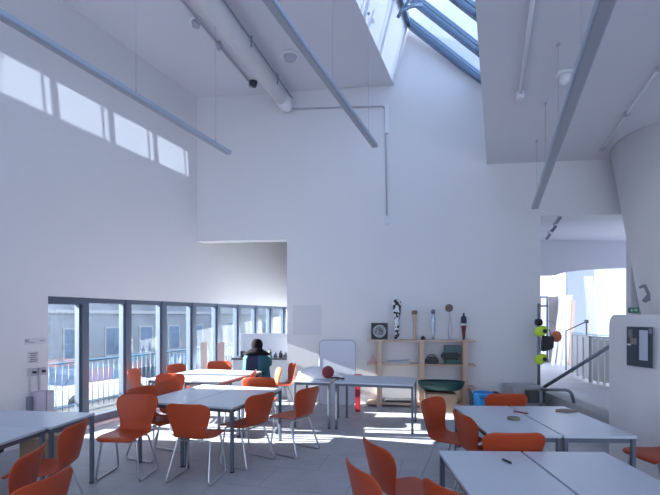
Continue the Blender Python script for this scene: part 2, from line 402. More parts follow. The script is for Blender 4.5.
def car(label, Z, d, col):
    t = thing('car', label, 'car', out(Z, d, -1.5), math.atan2(1, DX), 'cars parked on the street')
    m = mat('car_paint_'+label[:4].strip(), col, .25, .2)
    bm = B(); prism(bm, [(-2.1, -.85, .3), (2.1, -.85, .3), (2.15, -.85, .7), (1.3, -.85, .9), (-1.7, -.85, .95), (-2.1, -.85, .85)], (0, 1.7, 0)); bevel(bm, .06); link('body', bm, m, t)
    bm = B(); prism(bm, [(-1.7, -.7, .93), (1.2, -.7, .88), (.5, -.62, 1.42), (-1.2, -.62, 1.42)], (0, 1.35, 0)); bevel(bm, .05); link('cabin', bm, WINM, t)
    for x in (-1.35, 1.35):
        for y in (-.86, .70):
            bm = B(); lathe(bm, [(.15, 0), (.31, 0), (.33, .04), (.33, .14), (.31, .17), (.15, .17)], 18, M=Matrix.Translation((x, y, .33)) @ Matrix.Rotation(-PI/2, 4, 'X')); link('wheel', bm, BLACK, t)
car('white car parked across the street, left of the others', 13.5, 8, (.8, .82, .85))
car('dark car parked behind the white one', 19.5, 8, (.05, .06, .08))
car('silver car parked farthest along the street', 26, 8, (.5, .53, .58))

# ------------------------------------------------------------------ tables
def table(name_label, A, ux, uy, wdt, dep, group, h=.72, leg_at=(1, 1, 1, 1)):
    """A: near-left corner on plan, ux: unit vector along the width, uy along the depth."""
    ang = math.atan2(ux[1], ux[0])
    t = thing('table', name_label, 'table', (A[0], A[1], 0), ang, group)
    g = .008
    bm = B(); box(bm, g, wdt-g, g, dep-g, h-.024, h); bevel(bm, .003, 1); link('tabletop', bm, TTOP, t)
    bm = B()
    e = .03
    box(bm, e, wdt-e, e, e+.028, h-.064, h-.025); box(bm, e, wdt-e, dep-e-.028, dep-e, h-.064, h-.025)
    box(bm, e, e+.028, e+.028, dep-e-.028, h-.064, h-.025); box(bm, wdt-e-.028, wdt-e, e+.028, dep-e-.028, h-.064, h-.025)
    link('under_frame', bm, TLEG, t)
    for x in (g+.004, wdt-g-.039):
        for y in (g+.004, dep-g-.039):
            bm = B(); box(bm, x, x+.035, y, y+.035, .012, h-.025); bevel(bm, .004, 1)
            l = link('leg', bm, TLEG, t)
            bm = B(); box(bm, x-.001, x+.036, y-.001, y+.036, 0, .014); link('foot', bm, BLACK, l)
    return t
def pair(A, Bc, dep, labels, group):
    A = Vector(A); Bc = Vector(Bc); u = (Bc-A); L = u.length/2; u.normalize(); v = (-u.y, u.x)
    for k in range(2):
        q = A+u*L*k
        table(labels[k], (q.x, q.y), u, v, L, dep, group)
pair((-2.27, 5.25), (-1.054, 4.88), 1.38, ('white table in the middle of the room, left of its pair', 'white table in the middle of the room, right of its pair'), 'middle pair of white tables')
pair((-2.93, 7.14), (-1.66, 6.74), 1.45, ('white table by the windows in front of seated person, left half', 'white table by the windows in front of seated person, right half'), 'far pair of white tables')
u = Vector((1, -.13)).normalized(); v = Vector((-u.y, u.x))
q = Vector((-2.42, 4.64))-u*1.4-v*.62
table('white table at left edge below the wall sockets', (q.x, q.y), u, v, 1.4, .62, 'tables at the left edge')
q2 = q-v*.63
table('white table at left edge, nearest the camera', (q2.x-.03, q2.y), u, v, 1.4, .62, 'tables at the left edge')
u = Vector((1, -.17)).normalized(); v = Vector((-u.y, u.x)); v = Vector((.30, .95)).normalized()
table('small white table carrying the white dome', (-.58, 6.92), Vector((1,-.2)).normalized(), None, .60, .82, 'tables in front of the shelf')
table('long white table in front of the wooden shelf', (.06, 6.80), Vector((1,-.25)).normalized(), None, 1.2, .84, 'tables in front of the shelf')
pair((1.335, 3.76), (2.565, 3.72), 1.25, ('white table at right with the olive disc on it', 'white table at right with the brown card on it'), 'right pair of white tables')
pair((.76, 2.10), (1.99, 2.06), 1.24, ('nearest white table with the pencil on it', 'nearest white table, plain, at the bottom right'), 'nearest pair of white tables')

# ------------------------------------------------------------------ chairs
def shell_bm():
    # (y forward, z, half width, side curl)
    st = [(.235, .425, .170, 0), (.245, .440, .195, 0), (.225, .452, .216, .0), (.15, .454, .232, .008), (.05, .445, .232, .014), (-.04, .438, .222, .018), (-.11, .440, .207, .02),
          (-.165, .458, .188, .02), (-.195, .495, .181, .022), (-.212, .54, .188, .028), (-.228, .60, .207, .036), (-.243, .67, .232, .046), (-.256, .725, .247, .052), (-.268, .77, .249, .052), (-.275, .80, .236, .048), (-.279, .822, .208, .04), (-.280, .836, .16, .028)]
    bm = B(); NU = 12; rows = []
    for i, (y, z, hw, cu) in enumerate(st):
        a = Vector(st[max(i-1, 0)][:2]); b = Vector(st[min(i+1, len(st)-1)][:2]); t = (b-a).normalized(); nrm = Vector((-t.y, t.x))  # towards the sitter is -nrm on the back
        row = []
        for k in range(NU+1):
            s = -1+2*k/NU; x = hw*s; c = cu*s*s
            # curl: seat edges dip up slightly, back edges come forward
            ny, nz = (t.y, -t.x)
            row.append(bm.verts.new((x, y+c*abs(ny) if z > .46 else y, z+(c*.6 if z <= .46 else 0))))
        rows.append(row)
    for a, b in zip(rows, rows[1:]):
        for k in range(NU): bm.faces.new([a[k], a[k+1], b[k+1], b[k]])
    bmesh.ops.recalc_face_normals(bm, faces=bm.faces[:])
    bmesh.ops.solidify(bm, geom=bm.faces[:], thickness=.011)
    for f in bm.faces: f.smooth = True
    return bm
CR = .0105
def make_chair():
    t = thing('orange_chair', '', 'chair')
    o = link('seat_shell', shell_bm(), ORANGE, t, True)
    sd = o.modifiers.new('subdivision', 'SUBSURF'); sd.levels = 1; sd.render_levels = 1
    for s in (-1, 1):
        bm = B()
        tube(bm, rounded([(s*.13, .16, .425), (s*.185, .165, .425), (s*.235, .20, .012), (s*.235, -.235, .012), (s*.185, -.09, .418), (s*.13, -.09, .418)], .045, 4), CR, 8)
        link('leg', bm, CHROME, t)
    for y, z in ((.16, .425), (-.09, .418)):
        bm = B(); tube(bm, [(-.15, y, z), (.15, y, z)], CR, 8); link('cross_bar', bm, CHROME, t)
    return t
chair0 = make_chair(); used = []
def place(px, Z, f, label, group, dx=0):
    f = Vector(f).normalized(); X = (px-330)*Z/F+dx
    loc = (X+f.x*.27, Z+f.y*.27, 0); rz = rotz_of(f.x, f.y)
    if not used:
        used.append(1); chair0.location = loc; chair0.rotation_euler = (0, 0, rz); chair0['label'] = label; chair0['group'] = group; return chair0
    return dup(chair0, loc, rz, label, group)
GM, GF, GL, GR, GN = 'chairs around the middle tables', 'chairs around the far tables', 'chairs at the left tables', 'chairs around the right tables', 'chairs beside the nearest tables'
place(140, 5.10, (-.08, -1), 'orange chair facing the camera, left of the middle tables', GM)
place(185, 4.50, (.18, .97), 'orange chair seen from behind, pushed in at near side of the middle tables', GM)
place(139, 5.62, (.9, -.40), 'orange chair hidden behind the camera-facing chair at the middle table', GM)
place(164, 6.1, (.9, -.40), 'dark orange chair at left side of the middle table, the farther one', GM)
place(172, 6.92, (-.15, -1), 'bright orange chair in the gap between middle and far tables, left', GM)
place(258, 6.47, (0, 1), 'bright orange chair across the middle table, in front of the seated person', GM)
place(264, 5.12, (-.80, .55), 'orange chair turned in at right side of the middle table', GM)
place(311, 5.55, (-.8, .55), 'orange chair standing free to the right of the middle tables', GM)
place(131, 7.46, (1, 0.02), 'bright orange chair beside the windows, nearest the glass', GF)
place(174, 8.25, (.9, -.4), 'small orange chair top behind left end of the far table', GF)
place(220, 8.85, (.05, -1), 'orange chair at the far side of the far table by the windows', GF)
place(256, 7.32, (-1, -.05), 'red-orange chair tucked under right side of the far table', GF)
place(281, 7.62, (-.9, -.25), 'orange chair right of the seated person, facing left', GF)
place(295, 8.38, (-.95, -.35), 'sunlit orange chair against the white wall end', GF)
place(81, 3.76, (-1, -.08), 'orange chair at left tables, the farthest of the three', GL)
place(38, 3.0, (-1, -.2), 'orange chair at left tables, middle of the three', GL)
place(49, 2.47, (-1, .18), 'orange chair at left tables, nearest of the three, cut off by the bottom edge', GL)
place(429, 4.85, (.72, -.70), 'orange chair left of the right-hand table, the farther one', GR)
place(459, 4.10, (1, .15), 'orange chair half under left side of the right-hand table', GR)
place(508, 5.10, (.03, 1), 'orange chair back showing behind the right-hand table', GR)
place(517, 3.39, (0, 1), 'wide orange chair back between right-hand and nearest tables', GR)
place(354, 2.65, (.93, .35), 'orange chair at bottom centre, the lower left one', GN)
place(371, 3.14, (.93, .35), 'orange chair at bottom centre, the upper right one', GN)
place(447, 2.30, (.85, .52), 'orange chair with just its top beside the nearest table corner', GN)
c = place(600, 4.1, (-1, -.12), 'orange chair seat right of the right-hand table leg', GR); c.location = (3.05, 4.10, 0)
c = place(600, 4.1, (-1, -.12), 'orange chair seat corner at the right frame edge', GR); c.location = (2.99, 3.42, 0)

# ------------------------------------------------------------------ wooden shelf and what stands on it
SY = 8.42; SDp = .30; SA = math.atan(-.128)
sh = thing('shelf_unit', 'pale plywood shelf unit standing against the white back wall', 'shelf', (1.71, 8.40, 0), SA)
def shelf_board(xa, xb, z, th=.03, y1=SDp):
    bm = B(); box(bm, xa, xb, 0, y1, z-th, z); link('shelf_board', bm, WOOD, sh)
def shp(px, dy=0):
    k_ = (px-330)/F; Y = (8.40+.128*1.71+dy)/(1+.128*k_); return (k_*Y, Y)
XS = lambda px: (shp(px)[0]-1.71)/math.cos(SA)
S1, S2, S3, S4 = 1.27, .815, .40, .08
shelf_board(XS(367), XS(476), S1); shelf_board(XS(367), XS(476), S2); shelf_board(XS(422), XS(476), S3); shelf_board(XS(367), XS(476), S4, .04)
for px in (379.5, 422, 465.5):
    x = XS(px)
    for dy in ((.01, .05), (.25, .29)):
        bm = B(); box(bm, x-.045, x+.045, dy[0], dy[1], 0, S1-.03)
        # notch the upright around the boards by lifting it just in front: boards rest on cleats
        link('upright', bm, WOOD, sh)
def on(px, h, dy=.12): return (*shp(px, dy), h+.0015)
def lx(px, py, d=.12): return H-(py-HY)*(SY+d)/F
k = thing('square_clock', 'black square box with round pale dial on the top shelf', 'clock', on(379.5, S1))
bm = B(); box(bm, -.158, .158, -.03, .03, 0, .315); bevel(bm, .006); link('case', bm, BLACK, k)
Mf = Matrix.Translation((0, -.031, .158)) @ Matrix.Rotation(PI/2, 4, 'X')
bm = B(); lathe(bm, [(.12, 0), (.125, .004), (.125, .008), (.085, .008), (.085, 0)], 32, M=Mf); link('dial_ring', bm, mat('pale_dial', (.42, .45, .47), .5), k)
bm = B(); lathe(bm, [(.05, 0), (.05, .010), (.0, .010)], 24, M=Mf); link('dial_centre', bm, mat('mid_dial', (.30, .32, .34), .5), k)
bm = B(); box(bm, -.006, .006, -.048, -.044, .15, .24); box(bm, 0, .06, -.048, -.044, .152, .164); link('hands', bm, BLACK, k)

SPOT = bpy.data.materials.new('black_and_white_patches'); SPOT.use_nodes = True
t_ = SPOT.node_tree; vo = t_.nodes.new('ShaderNodeTexNoise'); vo.inputs['Scale'].default_value = 17; vo.inputs['Detail'].default_value = 0
co = t_.nodes.new('ShaderNodeTexCoord'); rr = t_.nodes.new('ShaderNodeValToRGB'); rr.color_ramp.interpolation = 'CONSTANT'
rr.color_ramp.elements[0].color = (.01, .01, .012, 1); rr.color_ramp.elements[1].position = .5; rr.color_ramp.elements[1].color = (.72, .74, .78, 1)
t_.links.new(co.outputs['Object'], vo.inputs['Vector']); t_.links.new(vo.outputs['Fac'], rr.inputs['Fac']); t_.links.new(rr.outputs['Color'], t_.nodes['Principled BSDF'].inputs['Base Color'])
k = thing('painted_vase', 'tall black and white patterned turned form, tallest on the shelf', 'ornament', on(397, S1))
bm = B(); lathe(bm, [(.05, 0), (.052, .03), (.035, .06), (.05, .10), (.034, .14), (.05, .19), (.036, .23), (.055, .29), (.045, .34), (.05, .40)], 20); link('turned_stem', bm, SPOT, k)
bm = B(); lathe(bm, [(.05, .40), (.062, .46), (.078, .58), (.08, .70), (.06, .76), (.0, .77)], 20); link('upper_body', bm, SPOT, k)
k = thing('wooden_spindle', 'plain wooden turned spindle on the top shelf', 'ornament', on(414.5, S1))
bm = B(); lathe(bm, [(.045, 0), (.032, .02), (.028, .2), (.034, .32), (.045, .42), (.048, .48)], 16); link('body', bm, WOOD, k)
bm = B(); lathe(bm, [(.052, .48), (.055, .50), (.055, .54), (.04, .555), (0, .557)], 16); link('cap', bm, mat('brown_wood', (.22, .13, .09), .5), k)
k = thing('silver_bottle', 'slim silver bottle shape with dark cap on the shelf', 'ornament', on(433, S1))
bm = B(); lathe(bm, [(.028, 0), (.03, .10), (.042, .22), (.048, .35), (.040, .45), (.028, .49)], 16); link('body', bm, mat('silver_grey', (.50, .58, .68), .3, .5), k)
bm = B(); lathe(bm, [(.03, .49), (.04, .51), (.04, .55), (.02, .575), (0, .577)], 16); link('cap', bm, mat('slate_cap', (.13, .15, .22), .5), k)
k = thing('wire_lollipop', 'brown disc on a thin pale wire stem on the shelf', 'ornament', on(449, S1))
bm = B(); tube(bm, [(0, 0, 0), (-.01, .0, .2), (.015, 0, .38), (.01, 0, .54)], .012, 6); tube(bm, rounded([(.03, 0, .0), (.06, 0, .25), (.02, 0, .45)], .1), .007, 6); lathe(bm, [(.06, 0), (.06, .012), (0, .012)], 16); link('stem', bm, GREYP, k)
bm = B(); lathe(bm, [(.055, 0), (.073, .006), (.073, .03), (.055, .036)], 24, M=Matrix.Translation((.0, .02, .60)) @ Matrix.Rotation(PI/2, 4, 'X')); link('disc', bm, mat('brown_disc', (.16, .11, .09), .5), k)
k = thing('banded_spindle', 'dark spindle with a white band and red foot, rightmost on the shelf', 'ornament', on(463.7, S1))
bm = B(); lathe(bm, [(.02, 0), (.024, .04), (.04, .20), (.05, .27)], 16); link('foot', bm, mat('wine_red', (.12, .015, .03), .4), k)
bm = B(); lathe(bm, [(.05, .27), (.053, .29), (.053, .31)], 16); link('band', bm, WHITE, k)
bm = B(); lathe(bm, [(.053, .31), (.055, .36), (.052, .42), (.035, .44), (.02, .46), (.016, .50), (0, .51)], 16); link('head', bm, mat('navy_head', (.02, .03, .07), .4), k)
bm = B(); lathe(bm, [(.045, 0), (.05, .025), (.035, .05), (.015, .07), (0, .075)], 16); o = link('small_pot', bm, BLACK); o.location = on(423, S1); tag(o, 'small black pot sitting on the top shelf', 'pot')
# second shelf
bm = B()
for i, (a, b, r) in enumerate((((0, 0), (.55, .26), 0),)):
    pass
for i in range(5): box(bm, -.26, .26, -.12, .12, .004*i, .004*i+.003, 0, Matrix.Rotation(.12*i-.2, 4, 'Z'))
o = link('paper_stack', bm, PAPER); o.location = on(396, S2, .15); tag(o, 'loose sheets of white paper spread on the middle shelf', 'paper')
bm = B(); lathe(bm, [(.012, 0), (.014, .03), (.014, .38), (.012, .42)], 10, M=Matrix.Rotation(PI/2-.06, 4, 'Y')); o = link('paper_roll', bm, mat('pale_blue_grey', (.38, .41, .52), .6)); o.location = on(387, S2+.04, .13); tag(o, 'thin grey roll lying on the papers', 'roll')
bm = B(); prism(bm, [(-.06, 0, 0), (.06, 0, 0), (0, 0, .20)], (0, .05, 0)); o = link('pink_cone', bm, mat('faded_pink', (.62, .36, .34), .6)); o.location = on(373, S2, .12); tag(o, 'small faded pink triangular form on the middle shelf', 'ornament')
k = thing('camera_case', 'low black moulded case at left of the dark heap on the middle shelf', 'case', on(431, S2, .12), SA)
bm = B(); prism(bm, [(-.10, -.09, 0), (.13, -.09, 0), (.14, -.09, .09), (.08, -.09, .14), (-.05, -.09, .12), (-.12, -.09, .06)], (0, .2, 0)); bevel(bm, .02); link('body', bm, BLACK, k)
bm = B(); tube(bm, rounded([(-.07, 0, .10), (-.03, 0, .17), (.06, 0, .17), (.09, 0, .11)], .05), .012, 6); link('handle', bm, DARK, k)
bm = B(); box(bm, -.15, .14, -.09, .09, 0, .085); bevel(bm, .01); o = link('green_tray', bm, mat('green_black', (.03, .10, .08), .5)); o.location = on(453, S2, .13); tag(o, 'dark green tray under the black box on the middle shelf', 'tray')
bm = B(); box(bm, -.20, .14, -.09, .09, 0, .13); bevel(bm, .03); o = link('black_bag', bm, BLACK); o.location = on(452, S2+.086, .14); tag(o, 'black bag lying on the dark green tray', 'bag')
bm = B(); box(bm, -.15, .15, -.09, .09, 0, .13); bevel(bm, .006); o = link('green_box', bm, mat('grey_green_box', (.07, .13, .14), .5)); o.location = on(452.5, S2+.217, .15); tag(o, 'flat dark green box topmost of the heap on the middle shelf', 'box')
# green tray/bowl with boxes
k = thing('green_basin', 'wide dark green plastic basin resting on a cardboard box', 'basin', (*shp(441, -.26), .385))
bm = B(); lathe(bm, [(.24, 0), (.34, .03), (.385, .09), (.40, .15), (.415, .15), (.40, .085), (.35, .015), (.24, -.012)], 36, sy=.5); link('bowl', bm, GREEN, k)
bm = B()
pts_ = [(.408*math.cos(a*PI/18), .204*math.sin(a*PI/18), .15) for a in range(36)]; tube(bm, pts_, .012, 6, closed=True); link('rim', bm, GREEN, k)
k = thing('cardboard_box', 'brown cardboard box with open flaps under the green basin', 'box', (*shp(440.5, -.26), 0))
bm = B(); box(bm, -.26, .26, -.15, .15, 0, .33); link('carton', bm, CARD, k)
bm = B(); box(bm, -.29, .10, -.17, .15, .34, .36, 0, Matrix.Rotation(.03, 4, 'Y')); link('lid_flap', bm, mat('dark_card', (.10, .07, .055), .8), k)
# bottom shelf cables/sheets
bm = B()
for i in range(3): box(bm, -.28+.03*i, .30, -.12, .12, .012*i, .012*i+.008, 0, Matrix.Rotation(.04*i, 4, 'Z'))
o = link('board_offcuts', bm, DARK); o.location = on(397, S4, .17); tag(o, 'dark thin boards lying on the bottom shelf', 'boards')
bm = B(); prism(bm, [(0, 0, 0), (.22, 0, 0), (.19, 0, .04), (.0, 0, .40), (-.03, 0, .38)], (0, .02, 0)); o = link('grey_offcut', bm, mat('slate_board', (.17, .22, .27), .6)); o.location = (*shp(470, -.10), 0.001); tag(o, 'slate grey board leaning on the right end of the shelf', 'board')

# blue bin with things in it
k = thing('blue_bin', 'bright blue open bin on the floor behind the right-hand table', 'bin', (2.68, 7.85, 0.001))
bm = B(); lathe(bm, [(.11, 0), (.14, .02), (.165, .36), (.175, .37), (.175, .385), (.155, .385), (.13, .03)], 28); link('bucket', bm, BLUE, k)
bm = B(); tube(bm, rounded([(-.14, 0, .36), (-.10, -.16, .3), (.1, -.16, .3), (.14, 0, .36)], .06), .006, 6); link('handle', bm, DARK, k)
k = thing('black_bag', 'black bag slumped beside the blue bin', 'bag', (3.02, 8.22, 0))
bm = B(); ball(bm, (0, 0, .17), .2, .8, .6, .85); link('body', bm, mat('dark_navy_cloth', (.03, .05, .09), .8), k)

# ------------------------------------------------------------------ leaning boards and poster on the back wall
def rrect(wd, ht, r, n=6):
    pts = []
    for cx, cy, a0 in ((wd/2-r, ht-r, 0), (-wd/2+r, ht-r, 90), (-wd/2+r, r, 180), (wd/2-r, r, 270)):
        for i in range(n+1):
            a = math.radians(a0+90*i/n); pts.append((cx+r*math.cos(a), 0, cy+r*math.sin(a)))
    return pts
zz = 8.72
k = thing('whiteboard', 'blank white board with rounded corners leaning on the back wall', 'board', (atz(337, zz, 0).x, zz-.10, 0), -.12)
k.rotation_euler = (-.05, 0, -.12)
bm = B(); prism(bm, rrect(.70, 1.25, .10), (0, .015, 0)); link('panel', bm, mat('board_blue_white', (.60, .64, .74), .4), k)
bm = B(); tube(bm, [Vector(p)+Vector((0, .007, 0)) for p in rrect(.70, 1.25, .10)], .010, 6, closed=True); link('rim', bm, mat('board_rim', (.33, .36, .44), .4), k)
bm = B(); x = atz(307, 9.0, 0).x; box(bm, -.29, .29, -.004, .0, 0, .60); o = link('poster', bm, mat('blank_sheet', (.66, .67, .71), .6)); o.location = (x, bw(x)-.004, H-(335-HY)*9.0/F); o.rotation_euler = (0, 0, -.127); tag(o, 'large pale blank sheet fixed flat on the back wall', 'poster')
k = thing('red_board', 'narrow red board standing upright behind the long table', 'board', (.50, 8.05, 0), -.2)
bm = B(); box(bm, -.045, .045, -.02, .02, 0, .62); bevel(bm, .005); link('post', bm, RED, k)
bm = B(); box(bm, -.08, .08, -.05, .05, .62, .68); bevel(bm, .02); link('cap', bm, mat('pink_red', (.75, .22, .25), .5), k)

# dome and dark red ball on the small table
k = thing('white_dome', 'crumpled white dome lying on the small table', 'dome', (-.24, 7.28, .722))
bm = B(); lathe(bm, [(.31, 0), (.30, .02), (.26, .09), (.18, .145), (.09, .17), (0, .175)], 28, sy=.75)
for v_ in bm.verts: v_.co += Vector((random.uniform(-1, 1), random.uniform(-1, 1), random.uniform(-1, 1) if v_.co.z > .01 else 0))*.006
link('shell', bm, PAPER, k)
bm = B(); ball(bm, (0, 0, 0), .10, .95, .55, 1); o = link('red_ball', bm, mat('dark_red_felt', (.23, .035, .05), .8)); o.location = (-.03, 7.06, .835); tag(o, 'dark red flattened ball beside the white dome', 'ball')
bm = B(); tube(bm, rounded([(0, 0, .03), (.06, .03, .04), (.14, 0, .03), (.2, .04, .015)], .03), .014, 6); o = link('black_tool', bm, BLACK); o.location = (.02, 6.98, .72); tag(o, 'small black tool lying between the two tables', 'tool')

# small things on the right and nearest tables
def pencil(label, a, b, col, h=.72, r=.0055):
    a = Vector((a[0], a[1], h+r)); b = Vector((b[0], b[1], h+r)); L = (b-a).length
    k = thing('pencil', label, 'pencil', a, math.atan2(b.y-a.y, b.x-a.x))
    bm = B(); tube(bm, [(0, 0, 0), (L*.86, 0, 0)], r, 6); link('shaft', bm, mat('pencil_'+label.split()[0], col, .4), k)
    bm = B(); tube(bm, [(L*.86, 0, 0), (L, 0, 0)], [r, .001], 6); link('tip', bm, DARK, k)
def g(px, py, h=.72): Z = (H-h)*F/(py-HY); return ((px-330)*Z/F, Z)
pencil('red pencil lying on the right-hand table', g(514, 412), g(526, 414.5)[:2] if False else g(529, 414.5), (.25, .07, .08), r=.009)
pencil('dark pencil lying on the nearest table', g(503, 460.5), g(512, 464.5), (.03, .03, .04), r=.008)
bm = B(); lathe(bm, [(.055, 0), (.057, .004), (.057, .02), (.05, .024), (.03, .018), (0, .018)], 24); o = link('tape_roll', bm, mat('olive_tape', (.16, .16, .10), .5)); o.location = (*g(513.5, 419.5), .7205); tag(o, 'small olive disc on the right-hand table', 'disc')
bm = B(); prism(bm, [(-.11, -.02, 0), (-.02, -.085, 0), (.12, -.03, 0), (.06, .08, 0), (-.06, .07, 0)], (0, 0, .012)); o = link('brown_card', bm, mat('brown_leather_card', (.21, .15, .12), .6)); o.location = (*g(565, 411.5), .7205); tag(o, 'piece of brown card on the far end of the right-hand table', 'card')

# ------------------------------------------------------------------ alcove: counter, screen, person
cz = 9.40
k = thing('counter', 'white counter with dark worktop edge in the window alcove', 'counter', (-1.22, cz, 0.001))
bm = B(); box(bm, -.82, .58, 0.02, .58, 0, .80); link('cabinet', bm, mat('pale_blue_cabinet', (.60, .66, .74), .5), k)
bm = B(); box(bm, -.84, .59, -.01, .6, .80, .832); link('worktop', bm, DARK, k)
bm = B(); box(bm, -.80, .56, .0, .04, 0, .50); bevel(bm, .004); 
o = link('screen_panel', bm, mat('white_panel', (.68, .71, .80), .5)); o.location = (-1.2, cz+.62, .832); tag(o, 'white panel standing behind the alcove counter', 'panel')
for i, (dx, hh, rr_) in enumerate(((.05, .19, .035), (.16, .12, .045), (.28, .15, .04), (.38, .11, .05), (.46, .24, .035))):
    k = thing('bottle', ['tall black bottle on the counter beside the person', 'short dark jar on the counter', 'slim black bottle standing mid counter', 'squat dark jar right of the slim bottle', 'tallest black bottle at the counter end by the wall'][i], 'bottle', (-1.33+dx*1.0, cz+.15+.05*(i % 2), .832), 0, 'bottles on the alcove counter')
    bm = B(); lathe(bm, [(rr_, 0), (rr_, hh*.6), (rr_*.5, hh*.75), (rr_*.4, hh*.9)], 14); link('body', bm, BLACK if i % 2 == 0 else mat('smoke_glass', (.12, .15, .22), .3), k)
    bm = B(); lathe(bm, [(rr_*.5, hh*.9), (rr_*.5, hh), (0, hh)], 14); link('cap', bm, DARK, k)
bm = B(); box(bm, -.05, .05, 0, .02, 0, .14); bevel(bm, .005); o = link('phone_stand', bm, BLACK); o.location = (-1.86, cz+.15, .832); tag(o, 'small black screen on the counter left of the person', 'screen')

def skin(name, verts, edges, radii, m, parent, root=0, sub=2):
    me = bpy.data.meshes.new(name); me.from_pydata(verts, edges, []); me.materials.append(m)
    o = bpy.data.objects.new(name, me); C.objects.link(o)
    if parent: o.parent = parent
    sk = o.modifiers.new('skin', 'SKIN'); sk.use_smooth_shade = True
    for i, r in enumerate(radii):
        d = me.skin_vertices[0].data[i]; d.radius = r if isinstance(r, tuple) else (r, r); d.use_root = (i == root)
    s_ = o.modifiers.new('sub', 'SUBSURF'); s_.levels = sub; s_.render_levels = sub
    return o
SKINM = mat('skin', (.50, .30, .22), .55); TEAL = mat('teal_cloth', (.010, .09, .12), .8); NAVY = mat('navy_cloth', (.007, .012, .05), .8); HAIR = mat('dark_hair', (.007, .006, .009), .9, spec=.15); TROU = mat('black_trousers', (.02, .02, .03), .8)
PX, PZ = -1.42, 8.62
per = thing('person', 'person seen from behind in a teal and navy coat, seated at the counter', 'person', (PX, PZ, 0))
V = []; E = []; Rr = []
def vv(p, r, par=None):
    V.append(p); Rr.append(r); 
    if par is not None: E.append((par, len(V)-1))
    return len(V)-1
pel = vv((0, 0, .55), (.16, .12)); w1 = vv((0, .0, .72), (.14, .10), pel); ch = vv((0, .03, .90), (.165, .11), w1); nk0 = vv((0, .05, 1.02), .07, ch); nk = vv((0, .07, 1.08), .05, nk0)
hd = vv((0, .10, 1.15), (.078, .09), nk); hd2 = vv((0, .10, 1.23), (.065, .075), hd)
nose = vv((0, .19, 1.145), .014, hd)
for s in (-1, 1):
    er = vv((s*.085, .10, 1.155), .012, hd)
    a1 = vv((s*.18, .03, .99), .06, ch); a2 = vv((s*.225, .15, .79), .045, a1); a3 = vv((s*.20, .52, .875), .035, a2); a4 = vv((s*.18, .62, .868), (.025, .03), a3); a5 = vv((s*.17, .68, .862), (.016, .035), a4)
    for f, (dx, dl) in enumerate(((-.030, .075), (-.010, .088), (.010, .082), (.028, .062))):
        f1 = vv((s*.17+dx, .715, .866), .009, a5); f2 = vv((s*.17+dx*1.15, .70+dl, .858), .008, f1); f3 = vv((s*.17+dx*1.2, .72+dl, .846), .007, f2)
    th = vv((s*.17-s*.045, .665, .858), .010, a4); th2 = vv((s*.17-s*.06, .70, .852), .009, th)
    h1 = vv((s*.11, .06, .53), .085, pel); h2 = vv((s*.13, .46, .51), .062, h1); h3 = vv((s*.13, .44, .12), .042, h2); h4 = vv((s*.13, .50, .045), .035, h3); h5 = vv((s*.14, .62, .035), .03, h4)
body = skin('body', V, E, Rr, SKINM, per)
# hair over the head and onto the shoulders
bm = B()
prof = [(1.278, .03), (1.262, .07), (1.225, .102), (1.17, .114), (1.11, .106), (1.06, .10), (1.03, .10), (1.0, .10)]
rings = []
for z, r in prof:
    ring = []
    for i in range(20):
        a = 2*PI*i/20; fx = r*math.cos(a); fy = .085+(r*.95 if math.sin(a) < 0 else r*.45)*math.sin(a)
        ring.append(bm.verts.new((fx*(1.0+.05*math.sin(5*a)), fy, z)))
    rings.append(ring)
for a, b in zip(rings, rings[1:]):
    for i in range(20): bm.faces.new([a[i], a[(i+1) % 20], b[(i+1) % 20], b[i]])
bm.faces.new(rings[0]); bm.faces.new(rings[-1][::-1])
o = link('hair', bm, HAIR, per, True)
# dark scarf / hood over the shoulders
bm = B(); sections = [(1.10, .085, .085), (1.07, .13, .115), (1.03, .20, .14), (.99, .262, .16), (.97, .25, .155)]
def loft(bm, secs, cy, n=28, wav=0, tilt=None):
    rings = []
    for z, a, b in secs:
        ring = []
        for i in range(n):
            t = 2*PI*i/n; wv = 1+wav*math.sin(7*t+z*5)
            ring.append(bm.verts.new((a*math.cos(t)*wv, cy+b*math.sin(t)*wv, z)))
        rings.append(ring)
    for p_, q_ in zip(rings, rings[1:]):
        for i in range(n):
            f = bm.faces.new([p_[i], p_[(i+1) % n], q_[(i+1) % n], q_[i]]); f.smooth = True
    bm.faces.new(rings[0]); bm.faces.new(rings[-1][::-1]); return rings
loft(bm, sections, .03, wav=.03); link('scarf', bm, HAIR, per)
# coat: teal sides, navy back panel
bm = B(); secs = [(1.0, .17, .115), (.96, .225, .14), (.90, .25, .155), (.78, .255, .165), (.65, .26, .175), (.53, .27, .19), (.465, .28, .20)]
rg = loft(bm, secs, .02, wav=.035)
for f in bm.faces:
    c_ = f.calc_center_median()
    if c_.y < 0 and -.14 < c_.x < .07 and len(f.verts) == 4: f.material_index = 1
link('coat', bm, [TEAL, NAVY], per)
for s in (-1, 1):
    bm = B(); tube(bm, [(s*.15, .05, .95), (s*.19, .08, .88), (s*.225, .15, .79), (s*.215, .33, .83), (s*.20, .50, .872)], [.07, .072, .065, .055, .048], 12); link('sleeve', bm, TEAL, per)
    bm = B(); tube(bm, [(s*.11, .05, .53), (s*.13, .44, .52), (s*.13, .47, .46), (s*.13, .445, .13)], [.10, .078, .07, .052], 12); link('trouser_leg', bm, TROU, per)
    bm = B(); prism(bm, [(s*.14-.045, .40, 0), (s*.14+.045, .40, 0), (s*.14+.05, .60, 0), (s*.14, .68, 0), (s*.14-.05, .60, 0)], (0, 0, .085)); bevel(bm, .02); link('shoe', bm, BLACK, per)
bm = B(); tube(bm, [(.20, -.16, .62), (.28, -.18, .46), (.33, -.14, .34), (.36, -.12, .28)], [.06, .075, .07, .03], 10); link('coat_tail', bm, TEAL, per)
